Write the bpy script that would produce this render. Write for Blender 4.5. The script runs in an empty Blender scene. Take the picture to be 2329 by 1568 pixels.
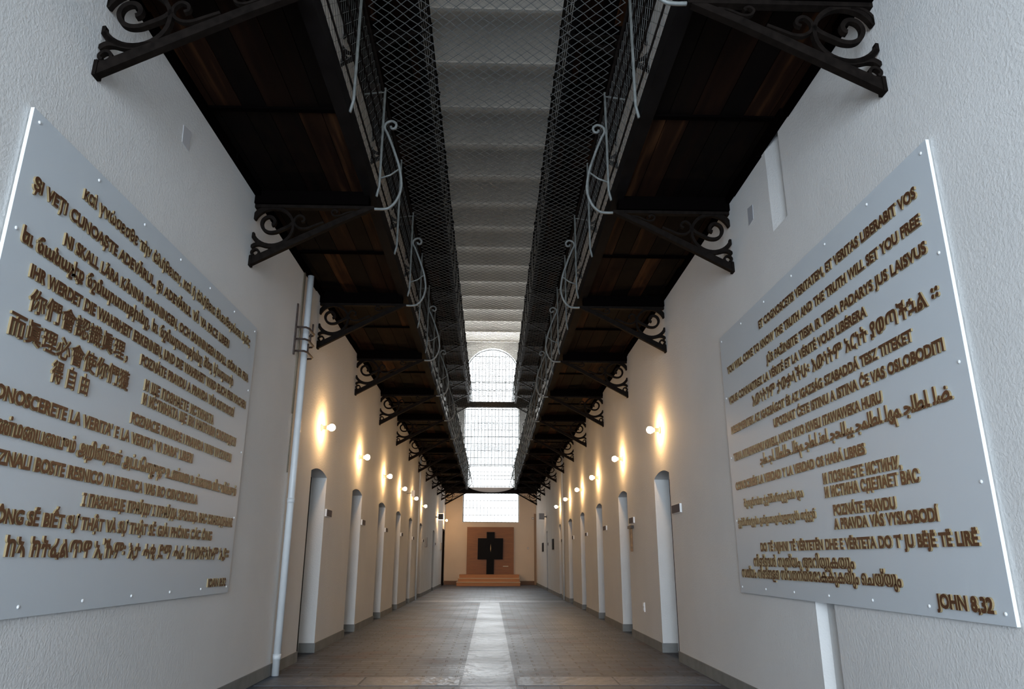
import bpy, math, random
from mathutils import Vector, Matrix
from mathutils.geometry import tessellate_polygon, delaunay_2d_cdt

random.seed(7)
SC = bpy.context.scene
COL = SC.collection
A = 2.08            # half width of the hall (wall faces at x = -A and x = +A)
YB, YF = -4.0, 33.9  # near and far end walls
EYE = 1.05

# ------------------------------------------------------------------ camera
FPX, PITCH, YAW, ROLL = 1627.15, 0.2934, 0.0281, 0.0027


def cam_dir(X, V):
    cr, sr = math.cos(ROLL), math.sin(ROLL)
    a, b = cr * X + sr * V, -sr * X + cr * V
    x, y, z = a, 1.0, -b
    cp, sp = math.cos(PITCH), math.sin(PITCH)
    y, z = cp * y - sp * z, sp * y + cp * z
    cy, sy = math.cos(YAW), math.sin(YAW)
    x, y = cy * x + sy * y, -sy * x + cy * y
    return Vector((x, y, z))


fwd = cam_dir(0, 0)
rgt = (cam_dir(1, 0) - fwd).normalized()
upv = (fwd - cam_dir(0, 1)).normalized()
fwd.normalize()
cam_data = bpy.data.cameras.new('camera')
cam_data.sensor_fit = 'HORIZONTAL'
cam_data.sensor_width = 36.0
cam_data.lens = FPX * 36.0 / 2329.0
cam_data.clip_end = 200
cam = bpy.data.objects.new('camera', cam_data)
COL.objects.link(cam)
M = Matrix.Identity(4)
for r in range(3):
    M[r][0], M[r][1], M[r][2] = rgt[r], upv[r], -fwd[r]
M[0][3], M[1][3], M[2][3] = 0.0, 0.0, EYE
cam.matrix_world = M
SC.camera = cam

# ------------------------------------------------------------------ light, sky, exposure
world = bpy.data.worlds.new('overcast_sky')
SC.world = world
world.use_nodes = True
bg = world.node_tree.nodes['Background']
bg.inputs[0].default_value = (0.90, 0.96, 1.0, 1)
bg.inputs[1].default_value = 3.3

vs = SC.view_settings
vs.view_transform = 'Standard'
vs.look = 'None'
vs.gamma = 1.0
vs.use_curve_mapping = False
vs.exposure = 0.0


def area(name, loc, rot, sx, sy, power, color):
    d = bpy.data.lights.new(name, 'AREA')
    d.shape = 'RECTANGLE'
    d.size, d.size_y = sx, sy
    d.energy = power
    d.color = color
    o = bpy.data.objects.new(name, d)
    o.location = loc
    o.rotation_euler = rot
    COL.objects.link(o)
    return o


# daylight coming through the tall window behind the camera and the one at the far end
area('daylight_near_window', (-0.8, YB - 0.6, 7.2), (math.radians(90), 0, 0), 2.3, 7.0, 60, (0.86, 0.93, 1.0))
area('daylight_near_doorway', (-0.75, YB - 0.6, 1.8), (math.radians(90), 0, 0), 2.5, 3.5, 640, (0.70, 0.84, 1.0))
area('daylight_far_window', (0, YF + 1.0, 8.3), (math.radians(90), 0, math.radians(180)), 2.5, 5.2, 1300, (0.92, 0.97, 1.0))

# ------------------------------------------------------------------ materials


def new_mat(name):
    m = bpy.data.materials.new(name)
    m.use_nodes = True
    nt = m.node_tree
    b = nt.nodes['Principled BSDF']
    return m, nt, b


def simple(name, col, rough=0.6, metal=0.0, noise=0.0, scale=8.0, bump=0.0, bscale=60.0, spec=0.5):
    m, nt, b = new_mat(name)
    b.inputs['Specular IOR Level'].default_value = spec
    b.inputs['Base Color'].default_value = (*col, 1)
    b.inputs['Roughness'].default_value = rough
    b.inputs['Metallic'].default_value = metal
    geo = nt.nodes.new('ShaderNodeNewGeometry')
    if noise:
        n = nt.nodes.new('ShaderNodeTexNoise')
        n.inputs['Scale'].default_value = scale
        n.inputs['Detail'].default_value = 4
        nt.links.new(geo.outputs['Position'], n.inputs['Vector'])
        r = nt.nodes.new('ShaderNodeValToRGB')
        lo = tuple(max(0, c * (1 - noise)) for c in col)
        hi = tuple(min(1, c * (1 + noise)) for c in col)
        r.color_ramp.elements[0].color = (*lo, 1)
        r.color_ramp.elements[1].color = (*hi, 1)
        r.color_ramp.elements[0].position = 0.3
        r.color_ramp.elements[1].position = 0.7
        nt.links.new(n.outputs['Fac'], r.inputs['Fac'])
        nt.links.new(r.outputs['Color'], b.inputs['Base Color'])
    if bump:
        n2 = nt.nodes.new('ShaderNodeTexNoise')
        n2.inputs['Scale'].default_value = bscale
        n2.inputs['Detail'].default_value = 3
        nt.links.new(geo.outputs['Position'], n2.inputs['Vector'])
        bp = nt.nodes.new('ShaderNodeBump')
        bp.inputs['Strength'].default_value = bump
        bp.inputs['Distance'].default_value = 0.01
        nt.links.new(n2.outputs['Fac'], bp.inputs['Height'])
        nt.links.new(bp.outputs['Normal'], b.inputs['Normal'])
    return m


def emis(name, col, s):
    m, nt, b = new_mat(name)
    b.inputs['Base Color'].default_value = (*col, 1)
    b.inputs['Emission Color'].default_value = (*col, 1)
    b.inputs['Emission Strength'].default_value = s
    return m


PLASTER = simple('white_plaster', (0.70, 0.69, 0.67), 0.85, 0, 0.035, 1.3, 0.35, 70)
FARPLASTER = simple('lamplit_cream_plaster', (0.66, 0.55, 0.44), 0.85, 0, 0.03, 1.5, 0.2, 50)  # warm lamplight on the lower far wall is put into this tint
CEILING = simple('ceiling_plaster', (0.66, 0.615, 0.55), 0.9, 0, 0.05, 1.5, 0.2, 30)
BASEGREY = simple('grey_base_paint', (0.20, 0.20, 0.19), 0.7, 0, 0.15, 6, 0.2, 40)
BASEBROWN = simple('brown_base_board', (0.16, 0.08, 0.04), 0.6)
BOARD = simple('grey_panel_laminate', (0.58, 0.62, 0.65), 0.45)
BOARDEDGE = simple('daylit_panel_edge', (0.80, 0.84, 0.85), 0.5)  # paler than the board: daylight catching the edge is painted in
LETTERFACE = simple('letter_face_brown', (0.105, 0.042, 0.018), 0.42, 0.2)
LETTERSIDE = simple('letter_side_gold', (0.30, 0.225, 0.115), 0.5, 0.1)
WHITE = simple('white_plastic', (0.80, 0.80, 0.79), 0.4)
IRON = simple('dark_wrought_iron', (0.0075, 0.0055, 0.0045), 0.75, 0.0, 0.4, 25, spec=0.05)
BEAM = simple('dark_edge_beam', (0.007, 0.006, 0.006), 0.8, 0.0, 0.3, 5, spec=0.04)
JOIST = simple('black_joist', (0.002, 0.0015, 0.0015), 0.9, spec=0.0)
RAIL = simple('grey_rail_paint', (0.15, 0.16, 0.155), 0.5, 0.1, 0.25, 20)
WIRE = simple('galvanised_wire', (0.13, 0.13, 0.125), 0.5, 0.3)
DOOR = simple('dark_door_wood', (0.010, 0.008, 0.007), 0.7, spec=0.05)
PIPE = simple('white_pipe_paint', (0.62, 0.64, 0.65), 0.4, 0, 0.06, 5)
CABLE = simple('brown_cable', (0.20, 0.16, 0.11), 0.6)
RUST = simple('brown_iron', (0.055, 0.035, 0.028), 0.6, 0.3, 0.4, 30)
PORCELAIN = simple('porcelain', (0.55, 0.42, 0.30), 0.4)
BULB = emis('lit_bulb', (1.0, 0.60, 0.26), 250.0)
LENS = emis('lit_lens', (1.0, 0.72, 0.42), 8.0)
DARKBOX = simple('dark_box', (0.06, 0.05, 0.035), 0.5)
GREYBOX = simple('grey_box', (0.32, 0.31, 0.31), 0.5)
PLATE = simple('dark_plaque_face', (0.13, 0.115, 0.12), 0.8, spec=0.1)
BLACK = simple('black_paint', (0.006, 0.006, 0.008), 0.6, spec=0.1)
GOLD = simple('dull_gold', (0.22, 0.13, 0.05), 0.4, 0.5)
PATCH = simple('grey_patch', (0.36, 0.36, 0.38), 0.8)
FRAMEMAT = simple('window_frame_paint', (0.22, 0.24, 0.25), 0.5)
BROWNWOOD = simple('brown_cross_wood', (0.22, 0.11, 0.035), 0.5, 0, 0.3, 20)
DARKWOOD = simple('dark_cross_wood', (0.03, 0.017, 0.012), 0.5)
GREYFASCIA = simple('grey_fascia', (0.42, 0.40, 0.40), 0.7)
TRIMTAN = simple('tan_trim', (0.30, 0.20, 0.13), 0.7)


def wood_boards():
    m, nt, b = new_mat('dark_deck_boards')
    geo = nt.nodes.new('ShaderNodeNewGeometry')
    mp = nt.nodes.new('ShaderNodeMapping')
    mp.inputs['Scale'].default_value = (14, 0.9, 14)
    nt.links.new(geo.outputs['Position'], mp.inputs['Vector'])
    n = nt.nodes.new('ShaderNodeTexNoise')
    n.inputs['Scale'].default_value = 1.0
    n.inputs['Detail'].default_value = 6
    nt.links.new(mp.outputs['Vector'], n.inputs['Vector'])
    r = nt.nodes.new('ShaderNodeValToRGB')
    e = r.color_ramp.elements
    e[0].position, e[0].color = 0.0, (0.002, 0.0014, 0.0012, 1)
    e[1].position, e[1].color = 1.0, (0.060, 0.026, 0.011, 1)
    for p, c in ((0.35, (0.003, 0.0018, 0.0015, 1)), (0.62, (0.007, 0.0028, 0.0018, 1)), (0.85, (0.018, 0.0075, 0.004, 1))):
        x = e.new(p)
        x.color = c
    mx = nt.nodes.new('ShaderNodeMath')
    mx.operation = 'MULTIPLY_ADD'
    nt.links.new(geo.outputs['Random Per Island'], mx.inputs[0])
    mx.inputs[1].default_value = 0.8
    ns = nt.nodes.new('ShaderNodeMath')
    ns.operation = 'MULTIPLY_ADD'
    nt.links.new(n.outputs['Fac'], ns.inputs[0])
    ns.inputs[1].default_value = 0.9
    ns.inputs[2].default_value = -0.35
    nt.links.new(ns.outputs[0], mx.inputs[2])
    nt.links.new(mx.outputs[0], r.inputs['Fac'])
    nt.links.new(r.outputs['Color'], b.inputs['Base Color'])
    b.inputs['Roughness'].default_value = 0.8
    b.inputs['Specular IOR Level'].default_value = 0.05
    return m


def floor_mat(brick):
    m, nt, b = new_mat('brick_paving' if brick else 'stone_slabs')
    geo = nt.nodes.new('ShaderNodeNewGeometry')
    n = nt.nodes.new('ShaderNodeTexNoise')
    n.inputs['Scale'].default_value = 1.1
    n.inputs['Detail'].default_value = 5
    nt.links.new(geo.outputs['Position'], n.inputs['Vector'])
    nf = nt.nodes.new('ShaderNodeTexNoise')
    nf.inputs['Scale'].default_value = 22 if brick else 9
    nf.inputs['Detail'].default_value = 4
    nt.links.new(geo.outputs['Position'], nf.inputs['Vector'])
    bp = nt.nodes.new('ShaderNodeBump')
    bp.inputs['Distance'].default_value = 0.012 if brick else 0.02
    if brick:
        br = nt.nodes.new('ShaderNodeTexBrick')
        br.inputs['Scale'].default_value = 1.0
        br.inputs['Brick Width'].default_value = 0.31
        br.inputs['Row Height'].default_value = 0.155
        br.inputs['Mortar Size'].default_value = 0.011
        br.inputs['Mortar Smooth'].default_value = 0.3
        br.inputs['Color1'].default_value = (0.024, 0.036, 0.058, 1)
        br.inputs['Color2'].default_value = (0.060, 0.077, 0.108, 1)
        br.inputs['Mortar'].default_value = (0.018, 0.018, 0.018, 1)
        nt.links.new(geo.outputs['Position'], br.inputs['Vector'])
        mix = nt.nodes.new('ShaderNodeMixRGB')
        rr = nt.nodes.new('ShaderNodeValToRGB')
        rr.color_ramp.elements[0].position = 0.56
        rr.color_ramp.elements[1].position = 0.72
        nt.links.new(n.outputs['Fac'], rr.inputs['Fac'])
        ml = nt.nodes.new('ShaderNodeMath')
        ml.operation = 'MULTIPLY'
        ml.inputs[1].default_value = 0.6
        nt.links.new(rr.outputs['Color'], ml.inputs[0])
        nt.links.new(ml.outputs[0], mix.inputs['Fac'])
        nt.links.new(br.outputs['Color'], mix.inputs['Color1'])
        mix.inputs['Color2'].default_value = (0.13, 0.065, 0.05, 1)
        nt.links.new(mix.outputs['Color'], b.inputs['Base Color'])
        hm = nt.nodes.new('ShaderNodeMath')
        hm.operation = 'MULTIPLY_ADD'
        nt.links.new(nf.outputs['Fac'], hm.inputs[0])
        hm.inputs[1].default_value = 0.5
        inv = nt.nodes.new('ShaderNodeMath')
        inv.operation = 'SUBTRACT'
        inv.inputs[0].default_value = 1.0
        nt.links.new(br.outputs['Fac'], inv.inputs[1])
        nt.links.new(inv.outputs[0], hm.inputs[2])
        nt.links.new(hm.outputs[0], bp.inputs['Height'])
        bp.inputs['Strength'].default_value = 0.8
        lo, hi = 0.36, 0.66
        b.inputs['Specular IOR Level'].default_value = 0.25
    else:
        r = nt.nodes.new('ShaderNodeValToRGB')
        r.color_ramp.elements[0].color = (0.043, 0.058, 0.08, 1)
        r.color_ramp.elements[1].color = (0.105, 0.13, 0.165, 1)
        nt.links.new(nf.outputs['Fac'], r.inputs['Fac'])
        nt.links.new(r.outputs['Color'], b.inputs['Base Color'])
        nt.links.new(nf.outputs['Fac'], bp.inputs['Height'])
        bp.inputs['Strength'].default_value = 0.9
        lo, hi = 0.32, 0.58
        b.inputs['Specular IOR Level'].default_value = 0.38
    nt.links.new(bp.outputs['Normal'], b.inputs['Normal'])
    mr = nt.nodes.new('ShaderNodeMapRange')
    mr.inputs['To Min'].default_value = lo
    mr.inputs['To Max'].default_value = hi
    nt.links.new(n.outputs['Fac'], mr.inputs['Value'])
    nt.links.new(mr.outputs['Result'], b.inputs['Roughness'])
    return m


def step_wood(name, lo, hi):
    m, nt, b = new_mat(name)
    geo = nt.nodes.new('ShaderNodeNewGeometry')
    mp = nt.nodes.new('ShaderNodeMapping')
    mp.inputs['Scale'].default_value = (1.2, 9, 9)
    nt.links.new(geo.outputs['Position'], mp.inputs['Vector'])
    n = nt.nodes.new('ShaderNodeTexNoise')
    n.inputs['Scale'].default_value = 2.0
    n.inputs['Detail'].default_value = 4
    nt.links.new(mp.outputs['Vector'], n.inputs['Vector'])
    r = nt.nodes.new('ShaderNodeValToRGB')
    r.color_ramp.elements[0].color = (*lo, 1)
    r.color_ramp.elements[1].color = (*hi, 1)
    nt.links.new(n.outputs['Fac'], r.inputs['Fac'])
    nt.links.new(r.outputs['Color'], b.inputs['Base Color'])
    b.inputs['Roughness'].default_value = 0.5
    return m


def glass_mat():
    m, nt, b = new_mat('window_glass')
    nt.nodes.remove(b)
    out = nt.nodes['Material Output']
    t = nt.nodes.new('ShaderNodeBsdfTransparent')
    g = nt.nodes.new('ShaderNodeBsdfGlossy')
    g.inputs['Roughness'].default_value = 0.05
    mx = nt.nodes.new('ShaderNodeMixShader')
    mx.inputs['Fac'].default_value = 0.05
    nt.links.new(t.outputs[0], mx.inputs[1])
    nt.links.new(g.outputs[0], mx.inputs[2])
    nt.links.new(mx.outputs[0], out.inputs['Surface'])
    return m


BOARDS = wood_boards()
BRICK = floor_mat(True)
SLAB = floor_mat(False)
BOARDWOOD = step_wood('brown_board_wood', (0.17, 0.057, 0.011), (0.30, 0.105, 0.020))
STEPWOOD = step_wood('lit_orange_step_wood', (0.34, 0.125, 0.03), (0.50, 0.20, 0.055))  # brighter copy of the board wood: light on the steps put into colour
TREAD = simple('pale_tread', (0.50, 0.36, 0.22), 0.6)
GLASS = glass_mat()

# ------------------------------------------------------------------ mesh helpers


class MB:
    def __init__(self):
        self.v, self.f, self.m = [], [], []

    def face(self, idx, mi=0):
        self.f.append(tuple(idx))
        self.m.append(mi)

    def box(self, x0, x1, y0, y1, z0, z1, mi=0):
        x0, x1 = min(x0, x1), max(x0, x1)
        b = len(self.v)
        self.v += [(x0, y0, z0), (x1, y0, z0), (x1, y1, z0), (x0, y1, z0), (x0, y0, z1), (x1, y0, z1), (x1, y1, z1), (x0, y1, z1)]
        for q in ((0, 3, 2, 1), (4, 5, 6, 7), (0, 1, 5, 4), (1, 2, 6, 5), (2, 3, 7, 6), (3, 0, 4, 7)):
            self.face([b + i for i in q], mi)
        return self

    def prism(self, pts, fn, d0, d1, mi=0):
        """polygon pts (p,q) extruded from depth d0 to d1; fn(p,q,d) -> xyz"""
        b = len(self.v)
        n = len(pts)
        for d in (d0, d1):
            self.v += [fn(p, q, d) for p, q in pts]
        tri = tessellate_polygon([[Vector((p, q, 0)) for p, q in pts]])
        for t in tri:
            self.face([b + i for i in t], mi)
            self.face([b + n + i for i in reversed(t)], mi)
        for i in range(n):
            j = (i + 1) % n
            self.face([b + i, b + j, b + n + j, b + n + i], mi)
        return self

    def tube(self, pts, r, n=6, mi=0, cap=True):
        pts = [Vector(p) for p in pts]
        b = len(self.v)
        t0 = (pts[1] - pts[0]).normalized()
        ref = Vector((0, 0, 1)) if abs(t0.z) < 0.9 else Vector((0, 1, 0))
        u = t0.cross(ref).normalized()
        for i, p in enumerate(pts):
            a = pts[max(i - 1, 0)]
            c = pts[min(i + 1, len(pts) - 1)]
            t = (c - a).normalized()
            u = (u - t * u.dot(t)).normalized()
            w = t.cross(u)
            rr = r[i] if isinstance(r, (list, tuple)) else r
            for k in range(n):
                ang = 2 * math.pi * k / n
                self.v.append(tuple(p + u * (rr * math.cos(ang)) + w * (rr * math.sin(ang))))
        for i in range(len(pts) - 1):
            for k in range(n):
                k2 = (k + 1) % n
                self.face([b + i * n + k, b + i * n + k2, b + (i + 1) * n + k2, b + (i + 1) * n + k], mi)
        if cap:
            self.face([b + k for k in reversed(range(n))], mi)
            self.face([b + (len(pts) - 1) * n + k for k in range(n)], mi)
        return self

    def ribbon(self, pts, th, width, fn, mi=0):
        """flat bar along the 2D path pts (u,z): thickness th in the plane (number or list), width across it."""
        n = len(pts)
        b = len(self.v)
        P = [Vector((p[0], p[1])) for p in pts]
        for i in range(n):
            a, c = P[max(i - 1, 0)], P[min(i + 1, n - 1)]
            t = (c - a).normalized()
            nn = Vector((-t.y, t.x))
            h = (th[i] if isinstance(th, (list, tuple)) else th) / 2
            for q, w in ((P[i] + nn * h, -width / 2), (P[i] + nn * h, width / 2), (P[i] - nn * h, width / 2), (P[i] - nn * h, -width / 2)):
                self.v.append(fn(q.x, q.y, w))
        for i in range(n - 1):
            for k in range(4):
                k2 = (k + 1) % 4
                self.face([b + i * 4 + k, b + i * 4 + k2, b + (i + 1) * 4 + k2, b + (i + 1) * 4 + k], mi)
        self.face([b + k for k in (3, 2, 1, 0)], mi)
        self.face([b + (n - 1) * 4 + k for k in range(4)], mi)
        return self

    def lathe(self, prof, axis, n=16, mi=0):
        """prof = [(d, r)] along axis function axis(d, a, b) -> xyz"""
        b = len(self.v)
        for d, r in prof:
            for k in range(n):
                an = 2 * math.pi * k / n
                self.v.append(axis(d, r * math.cos(an), r * math.sin(an)))
        for i in range(len(prof) - 1):
            for k in range(n):
                k2 = (k + 1) % n
                self.face([b + i * n + k, b + i * n + k2, b + (i + 1) * n + k2, b + (i + 1) * n + k], mi)
        self.face([b + k for k in reversed(range(n))], mi)
        self.face([b + (len(prof) - 1) * n + k for k in range(n)], mi)
        return self

    def build(self, name, mats, parent=None, smooth=False, off=None, fix=True):
        me = bpy.data.meshes.new(name)
        o = off if off is not None else (parent_world(parent) if parent is not None else Vector((0, 0, 0)))
        me.from_pydata([(x - o[0], y - o[1], z - o[2]) for x, y, z in self.v], [], self.f)
        for mm in (mats if isinstance(mats, (list, tuple)) else [mats]):
            me.materials.append(mm)
        me.polygons.foreach_set('material_index', self.m)
        if fix:
            import bmesh
            bm = bmesh.new()
            bm.from_mesh(me)
            bmesh.ops.recalc_face_normals(bm, faces=bm.faces)
            bm.to_mesh(me)
            bm.free()
        if smooth:
            me.polygons.foreach_set('use_smooth', [True] * len(me.polygons))
        me.update()
        ob = bpy.data.objects.new(name, me)
        COL.objects.link(ob)
        if parent is not None:
            ob.parent = parent
        elif off is not None:
            ob.location = off
        return ob


def parent_world(p):
    v = Vector((0, 0, 0))
    while p is not None:
        v = v + p.location
        p = p.parent
    return v


def tag(o, label=None, cat=None, group=None, kind=None):
    if label:
        o['label'] = label
    if cat:
        o['category'] = cat
    if group:
        o['group'] = group
    if kind:
        o['kind'] = kind
    return o


def empty(name, loc, label=None, cat=None, group=None):
    o = bpy.data.objects.new(name, None)
    o.empty_display_size = 0.1
    o.location = loc
    COL.objects.link(o)
    return tag(o, label, cat, group)


def copy_tree(o, parent=None):
    c = o.copy()
    COL.objects.link(c)
    if parent is not None:
        c.parent = parent
    for ch in list(o.children):
        copy_tree(ch, c)
    return c


ORD = 'first second third fourth fifth sixth seventh eighth ninth tenth eleventh twelfth thirteenth'.split()

# ------------------------------------------------------------------ the setting: walls, floor, ceiling
DOORS_L = [(8.40, 9.22), (10.98, 11.82), (13.64, 14.50), (16.18, 17.04), (18.78, 19.58), (21.63, 22.45), (26.62, 27.5)]
DOORS_R = [(8.40, 9.20), (11.10, 11.88), (13.68, 14.46), (16.30, 17.05), (18.82, 19.74), (21.80, 22.46), (27.05, 27.55)]
T = 0.45
ZTOP = 11.5


def arch_pts(y0, y1, zs=2.045, rise=0.06, n=10):
    out = []
    for i in range(n + 1):
        t = i / n
        out.append((y0 + (y1 - y0) * t, zs + rise * (1 - (2 * t - 1) ** 2)))
    return out


def side_wall(name, s, doors, chase=None, doorway=None):
    mb = MB()
    fn = lambda y, z, d: (s * (A + d), y, z)
    cuts = [(a, b, 'door') for a, b in doors]
    if doorway:
        cuts.append((doorway[0], doorway[1], 'way'))
    if chase:
        cuts.append((chase[0], chase[1], 'chase'))
    cuts.sort()
    y = YB - 0.4
    for a, b, k in cuts:
        mb.box(s * A, s * (A + T), y, a, 0, ZTOP)
        if k == 'door':
            pts = arch_pts(a, b) + [(b, ZTOP), (a, ZTOP)]
            mb.prism(pts, fn, 0, T)
        elif k == 'way':
            mb.box(s * A, s * (A + T), a, b, 2.36, ZTOP)
        else:
            dp = 0.06
            mb.box(s * (A + dp), s * (A + T), a, b, 0, ZTOP)
            mb.box(s * A, s * (A + dp), a, b, 0.98, 3.40)
            mb.box(s * A, s * (A + dp), a, b, 4.45, ZTOP)
            # splayed far cheek of the chase
            for z0, z1, sl in ((0, 0.98, 0.03), (3.40, 4.45, 0.235)):
                mb.prism([(b, A), (b, A + dp), (b - sl, A + dp)], lambda p, q, d: (s * q, p, d), z0, z1)
        y = b
    mb.box(s * A, s * (A + T), y, YF + 0.5, 0, ZTOP)
    return tag(mb.build(name, PLASTER), kind='structure')


CHASE = (4.535, 4.80)
side_wall('wall_left', -1, DOORS_L, doorway=(31.95, 33.25))
side_wall('wall_right', 1, DOORS_R, chase=CHASE)


def baseboard(name, s, doors, breaks):
    mb = MB()
    segs = sorted([(a, b, 1) for a, b in doors] + [(a, b, 0) for a, b in breaks])
    y = YB
    H, P = 0.105, 0.012
    for a, b, k in segs:
        mb.box(s * A, s * (A - P), y, a, 0, H)
        if k:
            mb.box(s * (A - P), s * (A + 0.18), a, a + P, 0, H)
            mb.box(s * (A - P), s * (A + 0.18), b - P, b, 0, H)
        y = b
    mb.box(s * A, s * (A - P), y, YF, 0, H)
    return tag(mb.build(name, BASEGREY), kind='structure')


baseboard('baseboard_left', -1, DOORS_L, [(31.95, 33.25)])
baseboard('baseboard_right', 1, DOORS_R, [CHASE])

n_door = 1
for s, doors in ((-1, DOORS_L), (1, DOORS_R)):
    for a, b in doors:
        mb = MB()
        fn = lambda y, z, d: (s * (A + d), y, z)
        n = 5
        for i in range(n):   # boarded leaf
            y0 = a + (b - a) * i / n + 0.004
            y1 = a + (b - a) * (i + 1) / n - 0.004
            mb.box(s * (A + 0.19), s * (A + 0.23), y0, y1, 0.01, 2.12)
        mb.box(s * (A + 0.215), s * (A + 0.235), a, b, 0.0, 2.12)
        tag(mb.build('door_%d' % n_door, DOOR), kind='structure')
        n_door += 1
mb = MB()
mb.box(-(A + 0.20), -(A + 0.25), 31.95, 33.25, 0, 2.36)
for y0, y1 in ((31.95, 32.05), (33.15, 33.25)):
    mb.box(-(A - 0.015), -(A + 0.2), y0, y1, 0, 2.36)
mb.box(-(A - 0.015), -(A + 0.2), 31.95, 33.25, 2.28, 2.36)
tag(mb.build('door_%d' % n_door, DOOR), kind='structure')

# floor: brick paving, a strip of stone slabs along the middle, two cross bands
mb = MB()
mb.box(-2.6, 2.6, YB - 0.6, YF + 0.6, -0.2, 0)
tag(mb.build('floor', BRICK), kind='structure')
mb = MB()
joints = [-3.9, -2.2, -0.4, 1.75, 3.7, 5.3, 6.82, 9.39, 11.52, 13.78, 17.35, 19.7]
for i in range(len(joints) - 1):
    mb.box(-0.25, 0.235, joints[i] + 0.008, joints[i + 1] - 0.008, -0.02, 0.004)
for y0, y1 in ((6.86, 7.33),):
    for x0, x1 in ((-2.05, -1.15), (-1.14, -0.265), (0.25, 1.15), (1.16, 2.05)):
        mb.box(x0 + 0.004, x1 - 0.004, y0, y1, -0.02, 0.003)
x = -2.06
while x < 2.0:
    w = 0.68
    mb.box(x + 0.004, min(x + w, 2.06) - 0.004, 19.75, 20.75, -0.02, 0.003)
    x += w
tag(mb.build('floor_slabs', SLAB), kind='structure')

# jack-arch ceiling
mb = MB()
BY0, BSP = 11.302, 1.555
k0 = int(math.floor((YB - BY0) / BSP))
ys = [BY0 + BSP * k for k in range(k0, 16)]
for i in range(len(ys) - 1):
    a, b = ys[i], ys[i + 1]
    a, b = max(a, YB - 0.4), min(b, YF + 0.4)
    pr = []
    N = 14
    for j in range(N + 1):
        t = j / N
        pr.append((ys[i] + BSP * t, 11.18 + 0.24 * (1 - (2 * t - 1) ** 2)))
    base = len(mb.v)
    for y, z in pr:
        mb.v += [(-2.5, y, z), (2.5, y, z)]
    for j in range(N):
        mb.face([base + 2 * j, base + 2 * j + 1, base + 2 * j + 3, base + 2 * j + 2])
    mb.box(-2.5, 2.5, a - 0.035, a + 0.035, 11.165, 11.2)
mb.box(-2.6, 2.6, YB - 0.6, YF + 0.6, 11.42, 11.6)
tag(mb.build('ceiling', CEILING, fix=False), kind='structure')


def end_wall(name, y0, y1, hw, zb, zs, mats, zcut=4.1):
    """end wall with a tall round-arched window opening: half width hw, sill zb, springing zs"""
    mb = MB()
    fn = lambda x, z, d: (x, d, z)
    for sx in (-1, 1):
        mb.box(sx * hw, sx * 2.5, y0, y1, 0, zcut, 0)
        mb.box(sx * hw, sx * 2.5, y0, y1, zcut, ZTOP, 1)
    if zb > 0:
        mb.box(-hw, hw, y0, y1, 0, zb)
    pts = [(-hw + 0, zs)]
    N = 24
    for i in range(N + 1):
        an = math.pi * (1 - i / N)
        pts.append((hw * math.cos(an), zs + hw * math.sin(an)))
    pts = pts[1:] + [(hw, ZTOP), (-hw, ZTOP)]
    mb.prism(pts, fn, y0, y1, 1)
    return tag(mb.build(name, mats), kind='structure')


HWF = 1.31
end_wall('wall_far', YF, YF + 0.5, HWF, 2.73, 9.78, [FARPLASTER, PLASTER])
end_wall('wall_near', YB - 0.4, YB, 2.02, 0.0, 9.1, [PLASTER, PLASTER])


def window(name, y, hw, zb, zs, pw, ph, bar=0.018):
    root = empty(name, (0, y, zb))
    root['kind'] = 'structure'
    fr = MB()
    N = 24
    path = [(-hw + 0.02, zb + 0.02), (-hw + 0.02, zs)]
    for i in range(1, N):
        an = math.pi * (1 - i / N)
        path.append(((hw - 0.02) * math.cos(an), zs + (hw - 0.02) * math.sin(an)))
    path += [(hw - 0.02, zs), (hw - 0.02, zb + 0.02), (-hw + 0.02, zb + 0.02)]
    fr.ribbon(path, 0.04, 0.06, lambda u, z, w: (u, y + w, z))
    fr.build('window_frame', FRAMEMAT, root)
    mu = MB()
    k = 1
    while zb + k * ph < zs + hw - 0.05:
        z = zb + k * ph
        xh = hw if z <= zs else math.sqrt(max(0, hw * hw - (z - zs) ** 2))
        th = bar * (1.8 if k % 4 == 0 else 1)
        mu.box(-xh, xh, y - 0.015, y + 0.015, z - th / 2, z + th / 2)
        k += 1
    k = -int(hw / pw)
    while k * pw < hw:
        x = k * pw
        if abs(x) < hw - 0.02:
            mu.box(x - bar / 2, x + bar / 2, y - 0.012, y + 0.012, zb, zs + math.sqrt(hw * hw - x * x))
        k += 1
    mu.build('glazing_bars', FRAMEMAT, root)
    g = MB()
    pts = [(-hw, zb), (hw, zb), (hw, zs)]
    for i in range(1, N):
        an = math.pi * i / N
        pts.append((hw * math.cos(an), zs + hw * math.sin(an)))
    pts.append((-hw, zs))
    g.prism(pts, lambda x, z, d: (x, d, z), y + 0.02, y + 0.026)
    g.build('window_glass', GLASS, root)
    return root


window('window_1', YF + 0.25, HWF, 2.73, 9.78, 0.165, 0.333)
window('window_2', YB - 0.25, 2.02, 3.6, 9.1, 0.5, 0.7, 0.02)

mb = MB()
for x0, x1 in ((-2.08, -1.40), (1.26, 2.08)):
    mb.box(x0, x1, YF - 0.02, YF, 0, 0.17)
tag(mb.build('baseboard_far', BASEBROWN), kind='structure')
mb = MB()
mb.box(1.99, 2.08, YF - 0.09, YF, 0, 3.12)
tag(mb.build('trim_1', TRIMTAN), kind='structure')

# ------------------------------------------------------------------ walkways (galleries)
Y0, SP, NB = 3.21, 2.483, 13
BY = [Y0 + SP * k for k in range(-2, NB)]      # two more bays behind the camera
ZG = 4.14                                      # underside of the boards
STOREY = 3.97
XI = 1.05                                      # inner edge of the walkways


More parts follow.
